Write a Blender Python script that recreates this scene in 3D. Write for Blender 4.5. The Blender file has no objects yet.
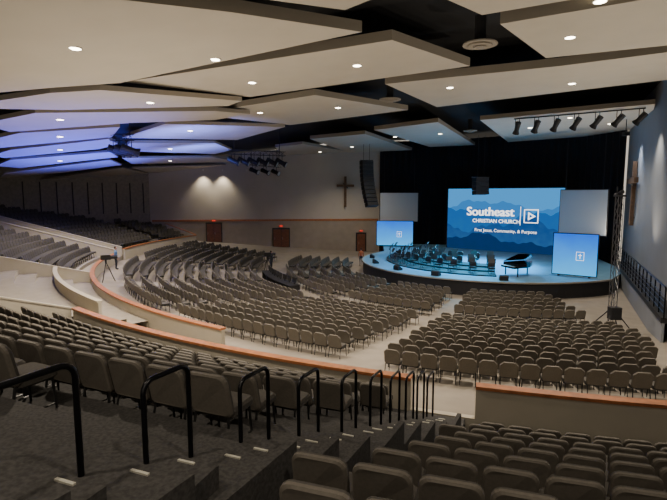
import bpy, bmesh, math, random
from mathutils import Vector, Matrix
random.seed(4)
EYE=7.0; F=485.0; PITCH=math.radians(6.5)
SP,CP=math.sin(PITCH),math.cos(PITCH)
C=Vector((14.0,43.5))          # centre of the fan-shaped hall (stage centre)
S=bpy.context.scene

# ---------------------------------------------------------------- survey helper
def ray(u,v):
    a=(v-250)/F
    return ((u-333.5)/F, CP-a*SP, -SP-a*CP)
def on_plane(u,v,zr,b=0.0):
    """point where sight line meets plane z = EYE+zr+b*x (survey of the real surface)"""
    d=ray(u,v); t=zr/(d[2]-b*d[0])
    return Vector((d[0]*t,d[1]*t,EYE+d[2]*t))

# ---------------------------------------------------------------- materials
def mat(name,col,rough=0.7,noise=0.0,scale=8.0,emit=None,es=1.0,metal=0.0,col2=None,bump=0.0):
    m=bpy.data.materials.new(name); m.use_nodes=True
    nt=m.node_tree; b=nt.nodes['Principled BSDF']
    b.inputs['Base Color'].default_value=(*col,1); b.inputs['Roughness'].default_value=rough
    b.inputs['Metallic'].default_value=metal
    if noise>0 or bump>0:
        tc=nt.nodes.new('ShaderNodeTexCoord'); n=nt.nodes.new('ShaderNodeTexNoise')
        n.inputs['Scale'].default_value=scale; n.inputs['Detail'].default_value=4
        nt.links.new(tc.outputs['Object'],n.inputs['Vector'])
        r=nt.nodes.new('ShaderNodeValToRGB')
        c2=col2 or tuple(c*(1-noise) for c in col)
        r.color_ramp.elements[0].position=0.35; r.color_ramp.elements[1].position=0.65
        r.color_ramp.elements[0].color=(*c2,1); r.color_ramp.elements[1].color=(*col,1)
        nt.links.new(n.outputs['Fac'],r.inputs['Fac']); nt.links.new(r.outputs['Color'],b.inputs['Base Color'])
        if bump>0:
            bp=nt.nodes.new('ShaderNodeBump'); bp.inputs['Strength'].default_value=bump
            nt.links.new(n.outputs['Fac'],bp.inputs['Height']); nt.links.new(bp.outputs['Normal'],b.inputs['Normal'])
    if emit:
        b.inputs['Emission Color'].default_value=(*emit,1); b.inputs['Emission Strength'].default_value=es
    return m
M_carpet=mat('carpet_taupe',(.27,.235,.19),.95,.15,1.2)
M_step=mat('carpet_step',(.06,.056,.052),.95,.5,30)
M_tier=mat('tier_beige',(.30,.265,.215),.9,.12,2)
M_wall=mat('wall_paint',(.48,.435,.37),.9,.06,.6)
M_walll=mat('wall_lower_panel',(.33,.28,.22),.8,.1,1.5)
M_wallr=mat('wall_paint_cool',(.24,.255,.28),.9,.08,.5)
M_para=mat('parapet_plaster',(.48,.43,.34),.85,.06,2)
M_wood=mat('cap_wood',(.42,.15,.05),.5,.3,6)
M_door=mat('door_wood',(.17,.06,.03),.5,.3,5)
M_black=mat('black_paint',(.012,.012,.014),.6)
M_deck=mat('ceiling_black',(.006,.006,.007),.95)
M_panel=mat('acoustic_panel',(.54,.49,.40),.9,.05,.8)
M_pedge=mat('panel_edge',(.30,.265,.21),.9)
M_fab=mat('seat_fabric',(.07,.062,.052),.95,.25,40)
M_fab2=mat('seat_back_shell',(.135,.118,.095),.75,.15,30)
M_frame=mat('seat_frame',(.015,.015,.015),.4)
M_rail=mat('rail_black',(.01,.01,.012),.3,metal=.6)
M_white=mat('white_marking',(.5,.48,.40),.6)
M_curt=mat('curtain_black',(.006,.006,.009),.95)
M_stage=mat('stage_deck',(.13,.29,.42),.4,.15,1.5)  # blue of the stage wash light is put into the deck colour
M_grey=mat('screen_fabric_grey',(.36,.39,.42),.8)
M_steel=mat('truss_steel',(.25,.25,.26),.35,metal=.9)
M_lamp=mat('lamp_glow',(1,1,1),.5,emit=(1,.88,.68),es=18)
M_exit=mat('exit_sign_red',(.3,0,0),.5,emit=(1,.05,.03),es=1.0)
M_crossw=mat('cross_timber',(.13,.07,.035),.7,.4,6)
M_slat=mat('slat_wall',(.27,.24,.20),.85,.2,4)
M_vent=mat('vent_grille',(.58,.53,.40),.6)

# ---------------------------------------------------------------- mesh builder
class MB:
    def __init__(s): s.v=[]; s.f=[]; s.m=[]; s.mats=[]
    def mi(s,m):
        if m not in s.mats: s.mats.append(m)
        return s.mats.index(m)
    def add(s,vs,fs,m):
        o=len(s.v); s.v+= [tuple(v) for v in vs]; k=s.mi(m)
        for f in fs: s.f.append(tuple(i+o for i in f)); s.m.append(k)
    def box(s,c,size,m,mtx=None):
        x,y,z=[q/2 for q in size]
        vs=[Vector((sx*x,sy*y,sz*z)) for sz in(-1,1) for sy in(-1,1) for sx in(-1,1)]
        if mtx: vs=[mtx@v for v in vs]
        c=Vector(c); vs=[v+c for v in vs]
        s.add(vs,[(0,2,3,1),(4,5,7,6),(0,1,5,4),(2,6,7,3),(0,4,6,2),(1,3,7,5)],m)
    def cyl(s,a,b,r,m,n=8,r2=None):
        a=Vector(a); b=Vector(b); d=(b-a).normalized(); r2=r if r2 is None else r2
        q=d.to_track_quat('Z','Y').to_matrix(); vs=[]
        for p,rr in((a,r),(b,r2)):
            for i in range(n):
                t=2*math.pi*i/n; vs.append(p+q@Vector((rr*math.cos(t),rr*math.sin(t),0)))
        fs=[(i,(i+1)%n,n+(i+1)%n,n+i) for i in range(n)]+[tuple(range(n-1,-1,-1)),tuple(range(n,2*n))]
        s.add(vs,fs,m)
    def prism(s,pts,z0,z1,m,ms=None):
        n=len(pts)
        g=lambda z,i:(z[i] if isinstance(z,(list,tuple)) else z)
        vs=[(p[0],p[1],g(z0,i)) for i,p in enumerate(pts)]+[(p[0],p[1],g(z1,i)) for i,p in enumerate(pts)]
        s.add(vs,[tuple(range(n-1,-1,-1)),tuple(range(n,2*n))],m)
        o=len(s.v)-2*n
        k=s.mi(ms or m)
        for i in range(n):
            j=(i+1)%n; s.f.append((o+i,o+j,o+n+j,o+n+i)); s.m.append(k)
    def arcwall(s,R,th,a0,a1,z0,z1,m,n=None,cap=None,capw=.1,caph=.07):
        n=n or max(2,int(abs(a1-a0)/1.5))
        def strip(Ra,Rb,za,zb,mm):
            vs=[]
            for i in range(n+1):
                a=math.radians(a0+(a1-a0)*i/n)
                for rr in(Ra,Rb):
                    x,y=C.x+rr*math.cos(a),C.y+rr*math.sin(a)
                    vs+=[(x,y,za),(x,y,zb)]
            fs=[]
            for i in range(n):
                o=i*4; q=o+4
                fs+=[(o,q,q+1,o+1),(o+3,q+3,q+2,o+2),(o+1,q+1,q+3,o+3),(o,o+2,q+2,q)]
            fs+=[(0,1,3,2),(4*n,4*n+2,4*n+3,4*n+1)]
            s.add(vs,fs,mm)
        strip(R,R+th,z0,z1,m)
        if cap: strip(R-capw/2,R+th+capw/2,z1,z1+caph,cap)
    def build(s,name,parent=None,clips=None,smooth=False,mtx=None):
        me=bpy.data.meshes.new(name); me.from_pydata(s.v,[],s.f)
        for m in s.mats: me.materials.append(m)
        me.polygons.foreach_set('material_index',s.m)
        if clips:
            bm=bmesh.new(); bm.from_mesh(me)
            for co,no in clips:
                bmesh.ops.bisect_plane(bm,geom=bm.verts[:]+bm.edges[:]+bm.faces[:],plane_co=co,plane_no=no,clear_outer=True,dist=1e-5)
            bm.to_mesh(me); bm.free()
        if smooth: me.polygons.foreach_set('use_smooth',[True]*len(me.polygons))
        me.update()
        o=bpy.data.objects.new(name,me); S.collection.objects.link(o)
        if parent: o.parent=parent
        if mtx is not None: o.matrix_world=mtx
        return o
def empty(name,loc=(0,0,0)):
    e=bpy.data.objects.new(name,None); e.location=loc; S.collection.objects.link(e); return e
def polar(R,a): a=math.radians(a); return Vector((C.x+R*math.cos(a),C.y+R*math.sin(a)))
def RA(x,y):
    dx,dy=x-C.x,y-C.y; return math.hypot(dx,dy),math.degrees(math.atan2(dy,dx))%360

# ---------------------------------------------------------------- room shell
ROOM=[(3.1,-6),(26.6,44.5),(25,49.5),(13.5,58.5),(5.7,60),(-21.5,57),(-32,46.6),(-34,30),(-30,-6)]
def inward(i,off=0.0):
    a=Vector(ROOM[i]); b=Vector(ROOM[(i+1)%len(ROOM)]); d=(b-a).normalized(); n=Vector((d.y,-d.x))
    return a-n*off,n
CLIPS=[]
for i in range(len(ROOM)):
    a,n=inward(i); CLIPS.append(((a.x,a.y,0),(n.x,n.y,0)))
def inside(p,off):
    for i in range(len(ROOM)):
        a,n=inward(i)
        if (Vector(p)-a).dot(n)>-off: return False
    return True
def deckz(x): return EYE+6.4+(.12*x if x<0 else .03*x)
def floorz(R,ang=180):
    if R<19: return 0
    if R>35.05 and ang>200: return 1.0
    return .11*(min(R,36)-19)

fl=MB()
Rs=[0.01,5,11,15,19,21,24,27,30,32,34,35.04,35.06,38,42,46,52,60]
for i in range(len(Rs)-1):
    for k in range(120):
        a0,a1=k*3,(k+1)*3; am=a0+1.5
        vs=[]
        for R,a in((Rs[i],a0),(Rs[i+1],a0),(Rs[i+1],a1),(Rs[i],a1)):
            p=polar(R,a); vs.append((p.x,p.y,floorz(R,am)))
        fl.add(vs,[(0,1,2,3)],M_carpet)
fl.build('floor',clips=CLIPS)

def wallseg(name,i,m,z0=-.3):
    a=Vector(ROOM[i]); b=Vector(ROOM[i+1]); d=(b-a).normalized(); n=Vector((d.y,-d.x))*.3
    w=MB(); pts=[a,b,b+n,a+n]
    zt=[deckz(p.x) for p in pts]
    w.prism(pts,z0,zt,m); return w.build(name)
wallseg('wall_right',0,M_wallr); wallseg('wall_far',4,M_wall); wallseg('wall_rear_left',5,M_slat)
wallseg('wall_left',6,M_wall); wallseg('wall_left_back',7,M_wall)
sl=MB(); a=Vector(ROOM[5]); b=Vector(ROOM[6]); d=(b-a).normalized(); ang=math.atan2(d.y,d.x)
L=(b-a).length; n=Vector((d.y,-d.x))
for k in range(int(L/1.5)):
    p=a+d*(k+.5)*1.5-n*.06
    sl.box((p.x,p.y,6.6),(.08,.1,3.4),M_black,Matrix.Rotation(ang,3,'Z'))
sl.build('trim_1')
dk=MB()
pts=[(27.5,-6),(27.5,61),(0,61),(-35,61),(-35,-6),(0,-6)]
zs=[deckz(p[0]) for p in pts]
dk.add([(p[0],p[1],z) for p,z in zip(pts,zs)],[(0,1,2,5),(2,3,4,5)],M_deck)
dk.build('ceiling',clips=None)

cu=MB(); path=[Vector(p) for p in ROOM[1:5]]
vs=[];fs=[]; k=0
for i in range(3):
    a,b=path[i],path[i+1]; d=(b-a); Lg=d.length; d.normalize(); nn=Vector((d.y,-d.x))
    N=int(Lg/.15)
    for j in range(N+ (1 if i==2 else 0)):
        p=a+d*(Lg*j/N)+nn*(-.25+.10*math.sin(j*1.3))
        vs+=[(p.x,p.y,0),(p.x,p.y,13.4)]
        k+=1
fs=[(2*i,2*i+2,2*i+3,2*i+1) for i in range(k-1)]
cu.add(vs,fs,M_curt); cu.build('stage_curtain')

# ---------------------------------------------------------------- ceiling clouds
PAN=[
 ([(-60,-20),(88,-4),(230,12),(362,32),(120,83),(48,88),(-60,98)],.12,.34),
 ([(124,82),(392,40),(470,66),(250,97)],.06,.34),
 ([(385,84),(560,66),(700,48),(700,76),(437,107)],.03,.34),
 ([(500,24),(700,-10),(700,42),(546,58)],.03,.34),
 ([(430,-8),(560,-30),(640,-12),(482,15)],.03,.34),
 ([(130,-24),(240,-40),(350,-25),(380,-4),(345,10),(240,-4)],.06,.3),
 ([(192,114),(315,95),(408,110),(290,125)],.06,.3),
 ([(374,130),(438,122),(475,145),(430,147)],.03,.3),
 ([(310,139),(365,134),(412,150),(350,153)],.03,.3),
 ([(480,120),(655,104),(648,132),(508,142)],.03,.3),
 ([(-50,108),(50,93),(100,90),(242,101),(228,106),(60,110)],.12,.2),
 ([(-20,124),(35,113),(215,111),(250,114),(215,120),(130,123),(10,132)],.12,.2),
 ([(122,138),(165,124),(285,127),(237,140)],.12,.2),
 ([(-20,142),(20,133),(120,127),(112,137),(0,148)],.12,.2),
 ([(-10,156),(10,150),(108,139),(118,144),(100,149),(5,158)],.12,.18),
 ([(120,151),(130,143),(215,143),(232,150),(215,154)],.12,.18),
 ([(-5,166),(10,160),(110,152),(118,157),(20,168)],.12,.15),
 ([(122,158),(212,157),(240,162),(132,164)],.12,.15),
 ([(5,173),(110,160),(122,165),(60,173),(0,178)],.12,.12),
 ([(132,168),(225,165),(255,169),(150,173)],.12,.12),
 ([(40,180),(122,168),(150,174),(100,180)],.12,.1),
 ([(275,147),(302,144),(370,155),(362,161),(285,156)],.06,.25),
 ([(272,159),(285,159),(352,164),(345,169),(280,164)],.06,.2),
]
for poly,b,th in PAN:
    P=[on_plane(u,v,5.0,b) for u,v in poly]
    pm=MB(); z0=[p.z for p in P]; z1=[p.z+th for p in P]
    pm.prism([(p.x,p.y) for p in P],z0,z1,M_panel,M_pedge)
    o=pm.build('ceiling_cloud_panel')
    bm=bmesh.new(); bm.from_mesh(o.data); bmesh.ops.recalc_face_normals(bm,faces=bm.faces); bm.to_mesh(o.data); bm.free()

def light(kind,name,loc,energy,col=(1,.87,.70),size=None,blend=.6,target=None,rad=.12):
    l=bpy.data.lights.new(name,kind); l.energy=energy; l.color=col
    if kind=='SPOT': l.spot_size=math.radians(size or 110); l.spot_blend=blend; l.shadow_soft_size=rad
    if kind=='POINT': l.shadow_soft_size=rad
    o=bpy.data.objects.new(name,l); o.location=loc; S.collection.objects.link(o)
    if target is not None:
        o.rotation_euler=(Vector(target)-Vector(loc)).to_track_quat('-Z','Y').to_euler()
    return o
DL=[(75,49,.12,1),(215,60,.12,1),(357,66,.06,1),(252,83,.06,0),(570,38,.03,1),(572,84,.03,1),(600,2,.03,1),(450,88,.03,1),
    (338,108,.06,1),(260,113,.06,1),(395,137,.03,1),(440,134,.03,0),(352,147,.03,1),(570,118,.03,1),(530,128,.03,0),(610,124,.03,0),
    (150,103,.12,1),(60,120,.12,1),(190,131,.12,1),(60,137,.12,0),(170,149,.12,1),(60,150,.12,1),(170,161,.12,1),(60,161,.12,1),
    (320,152,.06,0),(30,-14,.12,1)]
for u,v,b,on in DL:
    p=on_plane(u,v,4.985,b)
    d=MB(); d.cyl((p.x,p.y,p.z),(p.x,p.y,p.z+.05),.16,M_lamp,12); d.cyl((p.x,p.y,p.z+.005),(p.x,p.y,p.z+.05),.20,M_white,12)
    d.build('added_fill_downlight')
    if on: light('SPOT','added_near_fill_lamp',(p.x,p.y,p.z-.06),2400,size=130,blend=.8)
for x,y in((-4,2),(2,1),(-1,-3)):  # added out-of-view lamps that brighten the near seats and aisle
    z=EYE+4.2; d=MB(); d.cyl((x,y,z),(x,y,z+.2),.13,M_lamp,12); d.cyl((x,y,z+.01),(x,y,deckz(x)),.03,M_black,6); d.build('added_fill_downlight')
    light('SPOT','added_near_fill_lamp',(x,y,z-.06),550,size=140,blend=.8)
g=MB(); c=on_plane(517,72,5.3,.03)
g.box(c,(2.6,1.4,.12),M_vent)
for i in range(9): g.box((c.x-1.2+i*.3,c.y,c.z-.08),(.05,1.3,.06),M_pedge)
g.build('ceiling_air_vent')
for u,v in((390,100),(470,131),(480,45)):
    c=on_plane(u,v,5.1,.03); g=MB()
    for r,h in((.6,0),(.42,-.05),(.22,-.1)): g.cyl((c.x,c.y,c.z+h),(c.x,c.y,c.z+h+.04),r,M_pedge,20)
    g.cyl((c.x,c.y,c.z),(c.x,c.y,c.z+1.0),.2,M_black,10); g.build('round_air_diffuser')

# ---------------------------------------------------------------- chairs
def outline(w,z0,z1,rt,rb,n):
    pts=[]
    for cx,cz,r,a0 in((w/2-rt,z1-rt,rt,0),(-w/2+rt,z1-rt,rt,90),(-w/2+rb,z0+rb,rb,180),(w/2-rb,z0+rb,rb,270)):
        for i in range(n+1):
            t=math.radians(a0+90*i/n); pts.append((cx+r*math.cos(t),cz+r*math.sin(t)))
    return pts
def chair_template(hi):
    parts=[]
    n=4 if hi else 1
    o=outline(.52,.40,.90,.10,.05,n)
    cx,cz=0,.65
    rings=[]
    lay=[(-.045,.90),(-.03,.985),(0,1.0),(.03,.985),(.05,.88)] if hi else [(-.04,.93),(0,1),(.045,.92)]
    for y,sc in lay:
        rings.append([(x*sc,y+ .25*x*x -.22-(cz+(z-cz)*sc-.45)*.22, cz+(z-cz)*sc) for x,z in o])
    def loft(rings,mb,mf,split):
        N=len(rings[0]); vs=[p for r in rings for p in r]
        fb=[];ff=[]
        for k in range(len(rings)-1):
            for i in range(N):
                f=(k*N+i,k*N+(i+1)%N,(k+1)*N+(i+1)%N,(k+1)*N+i)
                (fb if k<split else ff).append(f)
        fb.append(tuple(range(N-1,-1,-1))); ff.append(tuple(range((len(rings)-1)*N,len(rings)*N)))
        parts.append((vs,fb,mb)); parts.append((vs,ff,mf))
    loft(rings,M_fab2,M_fab,2 if hi else 1)
    o=outline(.50,-.20,.28,.08,.05,n)
    rings=[[(x*sc,.04+(y-.04)*sc,z) for x,y in o] for z,sc in (((.36,.9),(.385,1),(.44,1),(.47,.9)) if hi else((.37,1),(.46,.95)))]
    loft(rings,M_frame if not hi else M_fab,M_fab,1)
    mb=MB()
    for sx in(-1,1):
        mb.cyl((sx*.21,-.2,.5),(sx*.23,-.30,0),.016,M_frame,5 if hi else 3)
        mb.cyl((sx*.21,.2,.38),(sx*.23,.22,0),.016,M_frame,5 if hi else 3)
        if hi: mb.cyl((sx*.23,-.28,.06),(sx*.23,.22,.06),.012,M_frame,5)
        mb.cyl((sx*.22,-.22,.37),(sx*.22,.2,.37),.014,M_frame,4 if hi else 3)
    parts.append((mb.v,mb.f,M_frame))
    return parts
T_HI=chair_template(True); T_LO=chair_template(False)
T_MED=[([(x*.90,y*.90,z*.95) for x,y,z in v],f,m) for v,f,m in T_HI]
def chairs(name,T,places):
    b=MB()
    for (x,y,z,yaw) in places:
        c,s=math.cos(yaw),math.sin(yaw)
        for vs,fs,m in T:
            b.add([(x+vx*c-vy*s,y+vx*s+vy*c,z+vz) for vx,vy,vz in vs],fs,m)
    return b.build(name)
def face_yaw(p):
    d=C-p; return math.atan2(d.y,d.x)-math.pi/2
def ringseats(R0,R1,a0,a1,zf,pitch=1.0,sp=.57,ok=None,jit=.01):
    out=[]; R=R0
    while R<=R1:
        da=math.degrees(sp/R); n=int((a1-a0)/da); st=a0+((a1-a0)-n*da)/2+da/2
        for i in range(n):
            a=st+i*da; p=polar(R,a)
            if inside(p,.7) and (ok is None or ok(p,R,a)):
                out.append((p.x,p.y,zf(R,a),face_yaw(p)+random.uniform(-jit,jit)))
        R+=pitch
    return out
low=[]
for a0,a1 in((161,178.5),(181.5,198),(202,220),(224,242.5),(246.5,268.5)):
    low.append(ringseats(12.9,18.6,a0,a1,floorz))
for a0,a1 in((162,168),(170,184.5),(187.5,202.5),(205.5,222.5),(225.5,243.2),(246.2,268),(270.0,286)):
    low.append(ringseats(21.0,30.9 if a0<240 else 31.6,a0,a1,floorz,ok=lambda p,R,a: inside(p,2.2)))
for L_ in low:
    if L_: chairs('auditorium_seating_section',T_LO,L_)

# ---------------------------------------------------------------- balcony (near)
R0B=35.2; PB=.9
LA=Vector((-1.25,3.5)); LD=Vector((3.65,7.0)).normalized(); LN=Vector((LD.y,-LD.x))
CUTO=.60
def off(p): return (Vector((p[0],p[1]))-LA).dot(LN)
def tierR(R): return R0B+PB*math.floor((R-R0B)/PB+1e-6)+PB/2
def zA(R,a=0): return EYE-1.0-.385*(45.7-min(tierR(R),46.1))
def zB(R,a=0): return EYE-1.42-.39*(45.7-min(tierR(R),46.1))
def tiers(mb,R0,R1,pitch,a0,a1,zf,m,base,seg=2.0,mr=None):
    n=int((a1-a0)/seg)+1; N=int(round((R1-R0)/pitch)); zp=base
    for i in range(N):
        Ra,Rb=R0+i*pitch,R0+(i+1)*pitch; z=zf((Ra+Rb)/2)
        for k in range(n):
            b0,b1=a0+(a1-a0)*k/n,a0+(a1-a0)*(k+1)/n
            p=[polar(Ra,b0),polar(Rb,b0),polar(Rb,b1),polar(Ra,b1)]
            mb.add([(p[0].x,p[0].y,z),(p[1].x,p[1].y,z),(p[2].x,p[2].y,z),(p[3].x,p[3].y,z)],[(0,1,2,3)],m)
            mb.add([(p[0].x,p[0].y,z),(p[3].x,p[3].y,z),(p[3].x,p[3].y,zp),(p[0].x,p[0].y,zp)],[(0,1,2,3)],mr or m)
        zp=z
CUT=LA+LN*CUTO
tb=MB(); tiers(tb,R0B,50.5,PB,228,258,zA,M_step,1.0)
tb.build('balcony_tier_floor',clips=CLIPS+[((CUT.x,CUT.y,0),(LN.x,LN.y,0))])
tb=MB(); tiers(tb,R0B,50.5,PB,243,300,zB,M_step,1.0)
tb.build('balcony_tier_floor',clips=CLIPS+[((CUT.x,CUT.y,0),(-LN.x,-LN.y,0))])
dv=MB()
for k in range(28):
    pa=LA+LN*CUTO+LD*(-3.2+k*.4); pb=LA+LN*CUTO+LD*(-3.2+(k+1)*.4)
    Ra=RA(*pa)[0]; Rb=RA(*pb)[0]
    if Rb<35.3: break
    q=LN*.04
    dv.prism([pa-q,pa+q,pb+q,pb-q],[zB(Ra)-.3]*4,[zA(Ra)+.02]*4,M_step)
dv.build('aisle_curb')
pw=MB(); pw.arcwall(35.0,.16,228,249.6,1.0,2.83,M_para,cap=M_wood); pw.build('balcony_parapet')
pw=MB(); pw.arcwall(35.0,.16,251.9,272,1.0,2.83,M_para,cap=M_wood); pw.build('balcony_parapet',clips=CLIPS)
pw=MB(); pw.arcwall(35.0,.16,249.6,251.9,1.0,2.15,M_para); pw.build('balcony_parapet')
def radwall(name,ang,Ra,Rb,zt0,zt1,th=.16,zb=.8,m=M_para,cap=M_para):
    w=MB(); N=14; a=math.radians(ang); t=Vector((-math.sin(a),math.cos(a)))*th/2
    for i in range(N):
        r0=Ra+(Rb-Ra)*i/N; r1=Ra+(Rb-Ra)*(i+1)/N; p0=polar(r0,ang); p1=polar(r1,ang)
        z0=zt0+(zt1-zt0)*i/N; z1=zt0+(zt1-zt0)*(i+1)/N
        w.prism([p0-t,p1-t,p1+t,p0+t],zb,[z0,z1,z1,z0],m)
        t2=t*1.3
        w.prism([p0-t2,p1-t2,p1+t2,p0+t2],[z0,z1,z1,z0],[z0+.06,z1+.06,z1+.06,z0+.06],cap)
    return w.build(name,clips=CLIPS)
radwall('balcony_side_wall',227.8,35.2,47,2.85,6.9)
A=ringseats(R0B+.55,43.0,228.6,256,zA,pitch=PB,ok=lambda p,R,a: off(p)<-.55 and p.y>5.2)
Bc=ringseats(R0B+.55,43.4,243,300,zB,pitch=PB,sp=.505,ok=lambda p,R,a: off(p)>.90 and p.y>2.5)
chairs('balcony_seating_section',T_HI,A); chairs('balcony_seating_section',T_MED,Bc)
st=MB()
for i in range(1,12):
    R=R0B+PB*i
    zl=zA(R-.3); zh=zA(R+.3)
    best=min((abs(RA(*(LA+LD*t*.05))[0]-R),t*.05) for t in range(-100,200))[1]
    p=LA+LD*best; d=(C-p).normalized(); rot=Matrix.Rotation(math.atan2(d.y,d.x)-math.pi/2,3,'Z')
    q=p+LN*.06+d*.225
    st.box((q.x,q.y,(zl+(zl+zh)/2)/2),(.95,.45,(zh-zl)/2),M_step,rot)
    for dd,z in((.42,(zl+zh)/2),(-.03,zh)):
        w=p+LN*.30+d*dd; st.box((w.x,w.y,z+.006),(.14,.022,.012),M_white,rot)
st.build('aisle_steps')
def tube(name,pts,r,m):
    cu=bpy.data.curves.new(name,'CURVE'); cu.dimensions='3D'; cu.bevel_depth=r; cu.bevel_resolution=3
    sp=cu.splines.new('POLY'); sp.points.add(len(pts)-1)
    for i,p in enumerate(pts): sp.points[i].co=(*p,1)
    cu.materials.append(m); cu.use_fill_caps=True
    o=bpy.data.objects.new(name,cu); S.collection.objects.link(o); return o
for Yc,hl in((2.49,.42),(3.5,.22),(4.45,.22),(5.35,.22),(6.3,.22),(7.15,.22),(7.9,.22),(8.6,.22),(9.2,.22),(9.8,.22)):
    t=(Yc-LA.y)/LD.y; pc=LA+LD*t
    a=pc-LD*hl; b=pc+LD*hl; za=zA(RA(*a)[0]); zb=zA(RA(*b)[0])
    zt=EYE-.383*(Yc if Yc>3 else 2.7)+.02
    pts=[(a.x,a.y,za),(a.x,a.y,zt-.09)]
    for k in range(1,5):
        th=math.radians(90*k/4); q=a+LD*(.09*(1-math.cos(th))); pts.append((q.x,q.y,zt-.09+.09*math.sin(th)))
    for k in range(0,5):
        th=math.radians(90*k/4); q=b-LD*(.09*(1-math.sin(th))); pts.append((q.x,q.y,zt-.09+.09*math.cos(th)))
    pts.append((b.x,b.y,zb)); tube('aisle_handrail',pts,.021,M_rail)

# ---------------------------------------------------------------- left raised blocks
def zL(R,a=0): return 1.62+.27*(min(R0L+.9*math.floor((R-R0L)/.9+1e-6)+.45,47)-32)
R0L=32.2; DIV=207
tb=MB(); tiers(tb,R0L,50.2,.9,158,DIV,zL,M_tier,1.0); tb.build('raised_tier_floor',clips=CLIPS)
tb=MB(); tiers(tb,R0L,50.2,.9,DIV,227.6,zL,M_tier,1.0,mr=M_para); tb.build('raised_tier_floor',clips=CLIPS)
pw=MB(); pw.arcwall(32.0,.16,158.2,183.8,.8,2.35,M_para,cap=M_wood); pw.build('tier_parapet')
pw=MB(); pw.arcwall(32.0,.16,187.4,236,.8,2.2,M_para,cap=M_wood); pw.build('tier_parapet')
pw=MB(); pw.arcwall(33.9,.12,DIV+.4,227,1.5,2.8,M_para,cap=M_para); pw.build('tier_parapet')
def zlw(R): return 1.62+.27*(R-32)
for ang,h,R1_ in((184,.9,47),(187.2,.9,47),(DIV,.7,47)):
    radwall('stair_side_wall',ang,32.2,R1_,zlw(32)+h,zlw(R1_)+h)
radwall('stair_side_wall',157.9,32.2,40,zlw(32)+.8,zlw(40)+.8,cap=M_wood)
for a0,a1 in((158.8,166),(168,183.4),(188,DIV-.6)):
    L_=ringseats(R0L+1.4,46.6,a0,a1,zL,pitch=.9)
    if L_: chairs('raised_seating_section',T_LO,L_)

# ---------------------------------------------------------------- far wall doors & trim
def wp(i,u):
    a=Vector(ROOM[i]); b=Vector(ROOM[i+1]); k=(u-333.5)/F; d=b-a
    t=(k*a.y-a.x)/(d.x-k*d.y); return a+d*t,d.normalized()
for u,w in((214,1.7),(281,1.9),(361,1.1)):
    p,d=wp(4,u); n=Vector((d.y,-d.x)); R,a=RA(*p); zb=floorz(R,180); rot=Matrix.Rotation(math.atan2(d.y,d.x),3,'Z')
    q=p-n*.10; db=MB()
    db.box((q.x,q.y,zb+1.15),(w+.2,.14,2.35),M_frame,rot)
    q=p-n*.19
    for s in((-1,1) if w>1.5 else (0,)):
        qq=q+d*s*w/4; ww=w/2-.04 if w>1.5 else w-.1
        db.box((qq.x,qq.y,zb+1.08),(ww,.06,2.14),M_door,rot)
        db.cyl((qq-n*.06+d*.3).to_3d()+Vector((0,0,zb+.9)),(qq-n*.06+d*.3).to_3d()+Vector((0,0,zb+1.2)),.02,M_steel)
    db.box((q.x,q.y,zb+2.55),(.36,.08,.13),M_exit,rot)
    db.build('door_%d'%int(1+(u-200)//75))
tr=MB(); a=Vector(ROOM[4]); b=Vector(ROOM[5]); d=(b-a).normalized(); n=Vector((d.y,-d.x)); m_=(a+b)/2-n*.05
rot=Matrix.Rotation(math.atan2(d.y,d.x),3,'Z'); L=(b-a).length
tr.box((m_.x,m_.y,3.95),(L-.4,.1,.22),M_wood,rot); tr.box((m_.x,m_.y,1.95),(L-.4,.04,3.8),M_walll,rot); tr.build('trim_2')
for u in(205,224,248):
    p,d=wp(4,u); n=Vector((d.y,-d.x)); q=p-n*.7
    f=MB(); f.cyl((q.x,q.y,9.75),(q.x,q.y,9.95),.12,M_white,10); f.cyl((q.x,q.y,9.9),(p.x,p.y,9.9),.03,M_black); f.build('wall_washer_light')
    if u!=248: light('SPOT','wall_washer_lamp',(q.x,q.y,9.7),650,size=95,blend=.9,target=(p.x,p.y,4.5),col=(1,.88,.7))

def cross(name,p,d,z0,z1,arm,w):
    n=Vector((d.y,-d.x)); q=p-n*.2; rot=Matrix.Rotation(math.atan2(d.y,d.x),3,'Z'); m=MB()
    m.box((q.x,q.y,(z0+z1)/2),(w,w*.7,z1-z0),M_crossw,rot)
    zc=z0+(z1-z0)*.70
    m.box((q.x-n.x*.1,q.y-n.y*.1,zc),(arm,w*.7,w),M_crossw,rot)
    m.cyl((q.x-n.x*.15-d.x*.3,q.y-n.y*.15-d.y*.3,zc-.3),(q.x-n.x*.15+d.x*.3,q.y-n.y*.15+d.y*.3,zc+.3),.06,M_frame,6)
    m.cyl((q.x,q.y,z0+.6),(p.x,p.y,z0+.6),.05,M_frame); m.build(name)
p,d=wp(4,345); cross('wall_cross',p,d,5.5,9.2,2.1,.28)
p,d=wp(0,634); cross('wall_cross',p,d,4.6,9.6,4.4,.4)
f=MB(); f.box((22.2,37.6,11.6),(.4,.4,.3),M_black); f.cyl((22.2,37.6,11.7),(22.2,37.6,13.9),.03,M_black); f.build('wall_washer_light')
light('SPOT','wall_washer_lamp',(22.2,37.6,11.4),900,size=90,blend=.9,target=(23.6,37.0,6),col=(.85,.9,1))
light('SPOT','wall_washer_lamp',(18.5,30.5,11.4),800,size=90,blend=.9,target=(20.5,30.0,6),col=(1,.9,.75))

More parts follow.
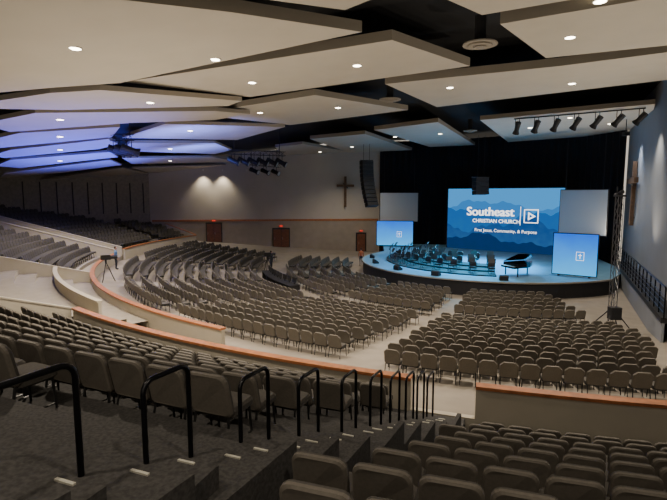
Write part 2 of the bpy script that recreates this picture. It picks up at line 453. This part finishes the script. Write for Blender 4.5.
gr=MB(); a=Vector(ROOM[1]); b=Vector(ROOM[0]); d=(b-a).normalized(); n=Vector((d.y,-d.x))
if not inside(a+d*10+n*1.5,.1): n=-n
S0=5.2
for k in range(17):
    p=a+d*(S0+.1+k*1.3)+n*.9; gr.cyl((p.x,p.y,1.5),(p.x,p.y,2.9),.035,M_rail,6)
for z in(1.75,2.0,2.25,2.5,2.9):
    p=a+d*S0+n*.9; q=a+d*26+n*.9; gr.cyl((p.x,p.y,z),(q.x,q.y,z),.02 if z<2.9 else .04,M_rail,6)
p0,p1=a+d*S0+n*.03,a+d*26+n*.03; gr.prism([p0,p1,p1+n*.95,p0+n*.95],1.25,1.5,M_black)
gr.prism([p0+n*.8,p1+n*.8,p1+n*.9,p0+n*.9],0.02,1.25,M_wallr)
gr.build('side_walkway_railing')

# ---------------------------------------------------------------- stage
sg=MB(); n=60; top=[];
for k in range(n+1):
    p=polar(11.3,140+k*(300-140)/n); top.append((p.x,p.y))
top+=[(22.8,37.5),(24.6,44.8),(23.6,49.0),(13.2,57.5),(6,58.6)]
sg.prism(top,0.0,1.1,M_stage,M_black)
sg.arcwall(11.3,.10,145,299,1.02,1.12,M_pedge)
sg.build('stage_platform')
RIS=((5.2,.30),(6.8,.20),(8.4,.10))
r=MB()
for R,h in RIS: r.arcwall(R-.75,1.5,150,256,1.1,1.1+h,M_black)
def stand(mb,x,y,z,yaw):
    rot=Matrix.Rotation(yaw,3,'Z')@Matrix.Rotation(math.radians(-60),3,'X')
    for k in range(3):
        t=2*math.pi*k/3; mb.cyl((x+.22*math.cos(t),y+.22*math.sin(t),z),(x,y,z+.25),.012,M_frame,4)
    mb.cyl((x,y,z+.2),(x,y,z+.95),.014,M_frame,4); mb.box((x,y,z+1.0),(.5,.35,.02),M_frame,rot)
M_sheet=mat('sheet_paper',(.85,.85,.85),.6)
T_BK=[(v,f,M_frame) for v,f,m in T_LO]
for R,h in RIS:
    k=0; a=152
    while a<255:
        p=polar(R-.2,a); d=-(C-p).normalized(); yaw=math.atan2(d.y,d.x)-math.pi/2; q=p+d*.65
        c,s=math.cos(yaw),math.sin(yaw)
        for vs,fs,m in T_BK: r.add([(p.x+vx*c-vy*s,p.y+vx*s+vy*c,1.1+h+vz) for vx,vy,vz in vs],fs,m)
        stand(r,q.x,q.y,1.1+h,yaw)
        if k%2==0: r.box((q.x-d.x*.03,q.y-d.y*.03,1.1+h+1.02),(.3,.22,.01),M_sheet,Matrix.Rotation(yaw,3,'Z')@Matrix.Rotation(math.radians(-60),3,'X'))
        k+=1; a+=math.degrees((1.1+.5*random.random())/R)
r.build('orchestra_riser_seating')
pn=MB(); px,py,pz=13.6,35.3,1.1
shape=[(-.75,-.75),(.75,-.75),(.75,.1),(.55,.6),(.25,.95),(-.1,1.35),(-.45,1.4),(-.75,1.1)]
rz=math.radians(-70); cs,sn=math.cos(rz),math.sin(rz)
tf=lambda x,y:(px+x*cs-y*sn,py+x*sn+y*cs)
M_gloss=mat('piano_lacquer',(.01,.01,.012),.1)
pn.prism([tf(x,y) for x,y in shape],pz+.65,pz+.98,M_gloss)
pn.prism([tf(x,y) for x,y in((-.7,-1.0),(.7,-1.0),(.7,-.7),(-.7,-.7))],pz+.62,pz+.75,M_gloss)
pn.prism([tf(x,y) for x,y in((-.62,-.97),(.62,-.97),(.62,-.8),(-.62,-.8))],pz+.75,pz+.765,M_sheet)
pn.prism([tf(x,y) for x,y in shape],[pz+1.0+.45*(x+.75) for x,y in shape],[pz+1.03+.45*(x+.75) for x,y in shape],M_gloss)
for x,y in((-.65,-.6),(.65,-.6),(-.3,1.1)):
    q=tf(x,y); pn.cyl((q[0],q[1],pz),(q[0],q[1],pz+.66),.05,M_gloss,8)
pn.build('grand_piano')
for ang in(170,190,212,232,258):
    p=polar(10.5,ang); w_=MB(); yaw=face_yaw(p); rot=Matrix.Rotation(yaw,3,'Z')
    prof=[(-.22,0),(.22,0),(.22,.12),(-.12,.38),(-.22,.3)]
    vs=[Vector((p.x,p.y,1.1))+rot@Vector((sx*.3,y,z)) for sx in(-1,1) for y,z in prof]
    w_.add(vs,[(0,1,2,3,4),(9,8,7,6,5)]+[(i,(i+1)%5,5+(i+1)%5,5+i) for i in range(5)],M_black); w_.build('stage_monitor_speaker')

def frame_mtx(p,q,zc):
    p=Vector(p);q=Vector(q); c=(p+q)/2; r=(q-p).normalized(); n=Vector((r.y,-r.x,0))
    return Matrix(((r.x,0,n.x,c.x),(r.y,0,n.y,c.y),(0,1,0,zc),(0,0,0,1))),(q-p).length
def emat(name,c0,c1,st,axis='Y',lo=-3.2,hi=3.2,nz_=.5,p0=.2,nsc=.6):
    m=bpy.data.materials.new(name); m.use_nodes=True; nt=m.node_tree; nt.nodes.clear()
    o=nt.nodes.new('ShaderNodeOutputMaterial'); e=nt.nodes.new('ShaderNodeEmission'); e.inputs['Strength'].default_value=st
    tc=nt.nodes.new('ShaderNodeTexCoord'); sx=nt.nodes.new('ShaderNodeSeparateXYZ'); mr=nt.nodes.new('ShaderNodeMapRange')
    mr.inputs['From Min'].default_value=lo; mr.inputs['From Max'].default_value=hi
    nz=nt.nodes.new('ShaderNodeTexNoise'); nz.inputs['Scale'].default_value=nsc; nz.inputs['Detail'].default_value=5
    ad=nt.nodes.new('ShaderNodeMath'); ad.operation='MULTIPLY_ADD'; ad.inputs[1].default_value=nz_
    r=nt.nodes.new('ShaderNodeValToRGB'); r.color_ramp.elements[0].color=(*c0,1); r.color_ramp.elements[1].color=(*c1,1)
    r.color_ramp.elements[0].position=p0
    L_=nt.links.new; L_(tc.outputs['Object'],sx.inputs[0]); L_(sx.outputs[axis],mr.inputs['Value']); L_(tc.outputs['Object'],nz.inputs['Vector'])
    L_(nz.outputs['Fac'],ad.inputs[0]); L_(mr.outputs[0],ad.inputs[2]); L_(ad.outputs[0],r.inputs['Fac']); L_(r.outputs['Color'],e.inputs['Color']); L_(e.outputs[0],o.inputs[0])
    return m
mtx,W=frame_mtx((12.8,54.4),(22.25,46.95),4.35); H=6.6
scr=empty('projection_screen'); scr.matrix_world=mtx
def child(mb,name): 
    o=mb.build(name); o.parent=scr; return o
E_sky=emat('screen_sky',(.07,.38,.9),(.06,.36,.85),1.0)
b_=MB(); b_.box((0,0,-.06),(W+.25,H+.1,.1),M_black); child(b_,'screen_frame')
b_=MB(); b_.add([(-W/2,-H/2,0),(W/2,-H/2,0),(W/2,H/2,0),(-W/2,H/2,0)],[(0,1,2,3)],E_sky); child(b_,'screen_image')
lay=[((.03,.16,.42),(.03,.20,.55),1.6,.7,1.3),((.035,.15,.36),(.012,.11,.38),.7,.9,2.1),((.03,.12,.30),(.006,.06,.24),-.5,1.0,3.3),((.004,.03,.10),(.003,.03,.13),-2.0,.7,4.6)]
for k,(c0,c1,base,amp,sd) in enumerate(lay):
    em=emat('screen_ridge_%d'%k,c0,c1,1.15,nz_=.9,nsc=1.2); b_=MB(); N=80; vs=[]
    for i in range(N+1):
        x=-W/2+W*i/N
        y=base+amp*(.6*math.sin(x*.55+sd*2)+.3*math.sin(x*1.3+sd*5)+.14*math.sin(x*3.1+sd)+.07*math.sin(x*7+sd))
        vs+=[(x,-H/2,.01*(k+1)),(x,max(y,-H/2+.05),.01*(k+1))]
    b_.add(vs,[(2*i,2*i+2,2*i+3,2*i+1) for i in range(N)],em); child(b_,'screen_ridge_%d'%(k+1))
E_w=mat('screen_white',(0,0,0),.5,emit=(1,1,1),es=2.0)
def text(s,x,y,size,bold=.0,nm='screen_text',sp=1.0,al='LEFT'):
    t=bpy.data.curves.new(nm,'FONT'); t.body=s; t.size=size; t.offset=bold; t.align_x=al; t.space_character=sp
    t.materials.append(E_w); o=bpy.data.objects.new(nm,t); S.collection.objects.link(o); o.parent=scr; o.location=(x,y,.07); return o
for dx in(0,.035,.07): text('Southeast',-3.8+dx,.45,1.28,.008,'title_text')
text('CHRISTIAN CHURCH',-3.1,-.28,.53,.008,'subtitle_text')
text('First Jesus, Community, & Purpose',.4,-1.25,.46,.0,'tagline_text',al='CENTER')
b_=MB(); b_.box((1.95,.5,.06),(.05,1.9,.01),E_w)
x0,y0=3.0,.5
for dx,dy,w,h in((0,.65,1.4,.09),(0,-.65,1.4,.09),(-.66,0,.09,1.3),(.66,0,.09,1.3)): b_.box((x0+dx,y0+dy,.06),(w,h,.01),E_w)
tri=[(-.3,.42),(-.3,-.42),(.46,0)]; ti=[(-.17,.2),(-.17,-.2),(.18,0)]
vs=[(x0+x,y0+y,.06) for x,y in tri+ti]; b_.add(vs,[(0,1,4,3),(1,2,5,4),(2,0,3,5)],E_w)
child(b_,'logo_mark')

def side(name,p,q,z0,z1,m,logo=False):
    mt,w=frame_mtx(p,q,(z0+z1)/2); e=empty(name); e.matrix_world=mt; h=z1-z0
    b=MB(); b.box((0,0,-.06),(w+.12,h+.12,.1),M_black); o=b.build('frame'); o.parent=e
    b=MB(); b.box((0,0,0),(w,h,.04),m); o=b.build('surface'); o.parent=e
    if z0>2:
        b=MB()
        for s in(-1,1): b.cyl((s*w*.4,h/2,-.05),(s*w*.4,h/2+4.5,-.05),.02,M_black,4)
        o=b.build('hanging_cables'); o.parent=e
    else:
        b=MB()
        for s in(-1,1): b.box((s*w*.35,-h/2-.09,-.06),(.12,.1,.3),M_black)
        o=b.build('feet'); o.parent=e
    if logo:
        b=MB()
        for dx,dy,ww,hh in((0,.3,.5,.025),(0,-.3,.5,.025),(-.25,0,.025,.62),(.25,0,.025,.62),(0,0,.04,.36),(0,.06,.24,.04)): b.box((dx+.25*w*.5,dy-.1,.04),(ww,hh,.01),E_w)
        o=b.build('logo'); o.parent=e
E_b=emat('blue_led',(.004,.09,.75),(.05,.48,1.0),1.4,lo=2.6,hi=-2.2,nz_=.25,p0=.3)
side('side_projection_screen',(5.5,57.3),(9.8,56.6),3.9,7.2,M_grey)
side('side_projection_screen',(20.3,43.6),(22.7,40.4),3.6,7.4,M_grey)
side('stage_led_panel',(5.0,55.6),(9.0,54.9),1.25,4.0,E_b,logo=True)
side('stage_led_panel',(16.2,35.5),(18.5,33.75),1.25,4.2,E_b,logo=True)

# ---------------------------------------------------------------- rigging
def linearray(name,x,y,ztop,n,yaw,w=1.0,h=.34,top=12.5):
    m=MB(); z=ztop
    for i in range(n):
        rot=Matrix.Rotation(yaw,3,'Z')@Matrix.Rotation(math.radians(-i*2.2),3,'X')
        m.box((x+math.sin(yaw)*(i*i*.012),y,z),(w,.6,h*.93),M_black,rot); z-=h
    for s in(-.3,.3): m.cyl((x+s,y,ztop+.1),(x+s,y,top),.02,M_black,4)
    m.box((x,y,ztop+.25),(w,.5,.08),M_frame); m.build(name)
linearray('line_array_speaker',(366-333.5)/F*50,50,10.2,11,.5,w=1.3,h=.42)
linearray('line_array_speaker',(479-333.5)/F*46,46,8.4,4,.5,w=1.6,h=.4)
def truss(mb,a,b,w=.3,seg=.5,r=.022,m=M_steel):
    a=Vector(a);b=Vector(b);d=(b-a); L=d.length; d.normalize(); q=d.to_track_quat('Z','Y').to_matrix()
    cs=[q@Vector((sx*w/2,sy*w/2,0)) for sx,sy in((1,1),(-1,1),(-1,-1),(1,-1))]
    for c in cs: mb.cyl(a+c,b+c,r,m,5)
    N=max(1,int(L/seg))
    for i in range(N):
        for k in range(4): mb.cyl(a+d*(L*i/N)+cs[k],a+d*(L*(i+1)/N)+cs[(k+1)%4],r*.6,m,3)
def fixture(mb,p,tgt,s=.5):
    p=Vector(p); d=(Vector(tgt)-p).normalized()
    for sx in(-.14,.14): mb.cyl(p+Vector((sx,0,0)),p+Vector((sx,0,-s*.8)),.025,M_black,4)
    c=p+Vector((0,0,-s*.8)); mb.cyl(c-d*s*.5,c+d*s*.3,s*.26,M_black,10,s*.22); mb.cyl(c+d*s*.3,c+d*s*.62,s*.22,M_black,10,s*.33)
    mb.cyl(c+d*s*.60,c+d*s*.63,s*.26,M_grey,10)
tgt=(13,42,1.2)
pa=on_plane(514,119,4.9,.03); pb=on_plane(646,108,4.9,.03)
t=MB(); t.cyl(pa,pb,.05,M_black,6)
for i in range(7):
    p=pa.lerp(pb,.03+.94*i/6); fixture(t,p,tgt,.75)
t.build('stage_light_bar')
for (u0,v0,u1,v1,z,n) in((228,152,285,154,3.6,6),(112,138,132,137,3.3,3),(395,160,560,150,5.6,10),(248,163,280,166,3.2,3)):
    p0=on_plane(u0,v0,z); p1=on_plane(u1,v1,z); t=MB(); truss(t,p0,p1,.35,m=M_black)
    for i in range(n): fixture(t,p0.lerp(p1,(i+.5)/n),(13,42,1.2),.9)
    for s in(.1,.9):
        q=p0.lerp(p1,s); t.cyl(q,(q.x,q.y,deckz(q.x)-.1),.03,M_black,4)
    t.build('stage_lighting_truss')
t=MB(); tx=13.85; truss(t,(tx,23.6,.3),(tx,23.6,6.9),.26,m=M_steel,r=.018)
t.box((tx,23.6,.22),(.9,.9,.06),M_black)
for sx,sy in((1,1),(-1,1),(-1,-1),(1,-1)): t.cyl((tx+sx*.75,23.6+sy*.75,.22),(tx+sx*.1,23.6+sy*.1,1.3),.03,M_black,5)
t.box((tx,23.4,1.2),(.5,.4,.6),M_black); t.box((tx,23.6,6.95),(.4,.4,.1),M_black)
fixture(t,(tx,23.6,7.4),tgt,.4)
t.build('truss_tower')

def desk(x,y,z,yaw,n=3):
    m=MB(); rot=Matrix.Rotation(yaw,3,'Z'); f=lambda a,b,c:Vector((x,y,z))+rot@Vector((a,b,c))
    m.box(f(0,0,.75),(2.4,.8,.05),M_black,rot); m.box(f(0,.36,.38),(2.4,.04,.72),M_black,rot)
    for s in(-1.15,1.15): m.box(f(s,0,.37),(.05,.75,.74),M_black,rot)
    for i in range(n):
        m.box(f(-.8+i*.8,.15,1.08),(.6,.05,.36),M_frame,rot); m.box(f(-.8+i*.8,.15,.84),(.06,.06,.16),M_frame,rot)
    m.build('tech_desk')
def vcam(x,y,z):
    m=MB()
    for k in range(3):
        t=2*math.pi*k/3+.4; m.cyl((x+.5*math.cos(t),y+.5*math.sin(t),z),(x,y,z+1.3),.03,M_frame,5)
    m.cyl((x,y,z+1.2),(x,y,z+1.45),.06,M_frame); d=(C-Vector((x,y))).normalized(); rot=Matrix.Rotation(math.atan2(d.y,d.x)-math.pi/2,3,'Z')
    m.box((x,y,z+1.6),(.25,.6,.3),M_frame,rot); m.cyl((x+d.x*.3,y+d.y*.3,z+1.6),(x+d.x*.7,y+d.y*.7,z+1.6),.12,M_frame,10); m.build('broadcast_camera')
for a in(196,203,210):
    p=polar(19.9,a); desk(p.x,p.y,.1,face_yaw(p))
for R,a in((19.9,181),(31.3,203)):
    p=polar(R,a); vcam(p.x,p.y,floorz(R,180))

# ---------------------------------------------------------------- people
M_skin=mat('skin',(.55,.33,.24),.6); M_hair=mat('hair',(.05,.03,.02),.8); M_pants=mat('trousers',(.03,.035,.05),.9)
def person(x,y,z,yaw,shirt,h=1.75,stride=.0):
    k=h/1.75
    J={'pel':(0,0,.95,.15),'waist':(0,0,1.1,.135),'chest':(0,0,1.32,.165),'neck':(0,0,1.48,.06),'nk2':(0,.01,1.55,.055)}
    E=[('pel','waist'),('waist','chest'),('chest','neck'),('neck','nk2')]
    for s,n in((-1,'l'),(1,'r')):
        J.update({n+'hip':(s*.10,0,.88,.095),n+'kn':(s*.11,.02+s*stride,.49,.065),n+'an':(s*.115,-.02+s*stride*1.6,.09,.042),n+'to':(s*.13,.15+s*stride*1.6,.04,.035),
         n+'sh':(s*.19,0,1.41,.06),n+'el':(s*.25,-.02,1.13,.045),n+'wr':(s*.25,.10,.90,.032),n+'hd':(s*.25,.15,.82,.03)})
        E+=[('pel',n+'hip'),(n+'hip',n+'kn'),(n+'kn',n+'an'),(n+'an',n+'to'),('chest',n+'sh'),(n+'sh',n+'el'),(n+'el',n+'wr'),(n+'wr',n+'hd')]
        for q,(dx,L_) in enumerate(((-.025,.075),(-.008,.09),(.009,.085),(.025,.065))):
            J[n+'f%d'%q]=(s*.25+dx,.19,.80-L_*.8,.009); E.append((n+'hd',n+'f%d'%q))
        J[n+'th']=(s*.21,.19,.81,.01); E.append((n+'wr',n+'th'))
    ks=list(J); me=bpy.data.meshes.new('tmp'); me.from_pydata([J[q][:3] for q in ks],[(ks.index(a),ks.index(b)) for a,b in E],[])
    o=bpy.data.objects.new('tmp',me); S.collection.objects.link(o); md=o.modifiers.new('s','SKIN')
    for i,q in enumerate(ks): me.skin_vertices[0].data[i].radius=(J[q][3],J[q][3]*.85); me.skin_vertices[0].data[i].use_root=(q=='pel')
    o.modifiers.new('ss','SUBSURF').levels=1
    bpy.context.view_layer.update(); ev=o.evaluated_get(bpy.context.evaluated_depsgraph_get()); m2=ev.to_mesh()
    b=MB(); V=[v.co.copy() for v in m2.vertices]; Fs={}
    for p in m2.polygons:
        c=p.center; mm=M_pants if c.z<.97 and abs(c.x)<.2 else shirt
        if c.z<.08: mm=M_frame
        if (abs(c.x)>.19 and c.z<.93) or c.z>1.49: mm=M_skin
        Fs.setdefault(mm,[]).append(tuple(p.vertices))
    for mm,fs in Fs.items(): b.add(V,fs,mm)
    bm=bmesh.new(); bmesh.ops.create_uvsphere(bm,u_segments=14,v_segments=10,radius=1)
    for mm,sc,off_ in((M_skin,(.075,.095,.115),(0,.02,1.64)),(M_hair,(.085,.095,.10),(0,-.01,1.675))):
        b.add([(v.co.x*sc[0]+off_[0],v.co.y*sc[1]+off_[1],v.co.z*sc[2]+off_[2]) for v in bm.verts],[tuple(v.index for v in f.verts) for f in bm.faces],mm)
    bm.free(); b.cyl((0,.105,1.64),(0,.135,1.61),.012,M_skin,5)
    for s in(-1,1): b.cyl((s*.07,.02,1.62),(s*.085,.02,1.66),.015,M_skin,5); b.cyl((s*.03,.105,1.66),(s*.03,.115,1.66),.01,M_frame,5)
    b.box((0,.108,1.585),(.045,.012,.01),M_door)
    bpy.data.objects.remove(o)
    r=b.build('person',smooth=True); r.location=(x,y,z); r.rotation_euler=(0,0,yaw); r.scale=(k,k,k)
M_s1=mat('shirt_blue',(.12,.22,.42),.9); M_s2=mat('shirt_black',(.03,.03,.035),.9); M_s3=mat('shirt_orange',(.5,.13,.05),.9)
p=polar(31.3,193); person(p.x,p.y,floorz(31.3,180),face_yaw(p),M_s1)
p=polar(19.8,177); person(p.x,p.y,floorz(19.8),face_yaw(p)+.6,M_s2)
p=polar(12.0,160); person(p.x,p.y,0,face_yaw(p)+2,M_s3,stride=.08)

# ---------------------------------------------------------------- lights
for (x,y) in((8,40),(13,46),(18,40)):
    light('SPOT','stage_wash_lamp',(x,y,11.5),16000,col=(.06,.55,1.0),size=66,target=(11,40.5,1.2),rad=.2)
for R,a,z,e,sz in((32.08,200,2.5,8500,104),(32.08,188,2.6,8000,100),(32.08,214,2.5,4500,100)):
    p=polar(R,a); d=(p-C).normalized()
    light('SPOT','blue_wash_lamp',(p.x,p.y,z),e,col=(.05,.09,1.0),size=sz,blend=.8,target=(p.x+d.x*1.5,p.y+d.y*1.5,z+7),rad=.1)
for x,y,z in((-8.6,29.5,7.4),(-10.5,38,7.2)):
    light('SPOT','blue_wash_lamp',(x,y,z),2600,col=(.13,.20,1.0),size=120,blend=.8,target=(x-1,y+3,z+5),rad=.1)
for x,y,z in((19.5,30.5,3.2),(14.5,19.5,3.2),(23.5,39.5,3.2)):  # added upward fill by the right wall to lift the ceiling, no fixtures
    light('SPOT','added_fill_uplight',(x-.3,y,z),1600,size=140,blend=.9,target=(x-7,y,z+9),rad=.25)
for R,a,z in((32.08,226,2.5),(35.08,236,3.1),(35.08,262,3.1)):  # more added fill on the parapets, aimed up to brighten the ceiling
    p=polar(R,a); light('SPOT','added_fill_uplight',(p.x,p.y,z),1300,size=150,blend=.9,target=(p.x+1,p.y+1,z+9),rad=.25)
w=bpy.data.worlds.new('world'); S.world=w; w.use_nodes=True
bg=w.node_tree.nodes['Background']; bg.inputs['Color'].default_value=(1,.88,.72,1); bg.inputs['Strength'].default_value=.75

cam=bpy.data.cameras.new('camera'); cam.sensor_width=36; cam.lens=F/667*36; cam.clip_start=.05; cam.clip_end=300
co=bpy.data.objects.new('camera',cam); co.location=(0,0,EYE); co.rotation_euler=(math.pi/2-PITCH,0,0); S.collection.objects.link(co); S.camera=co
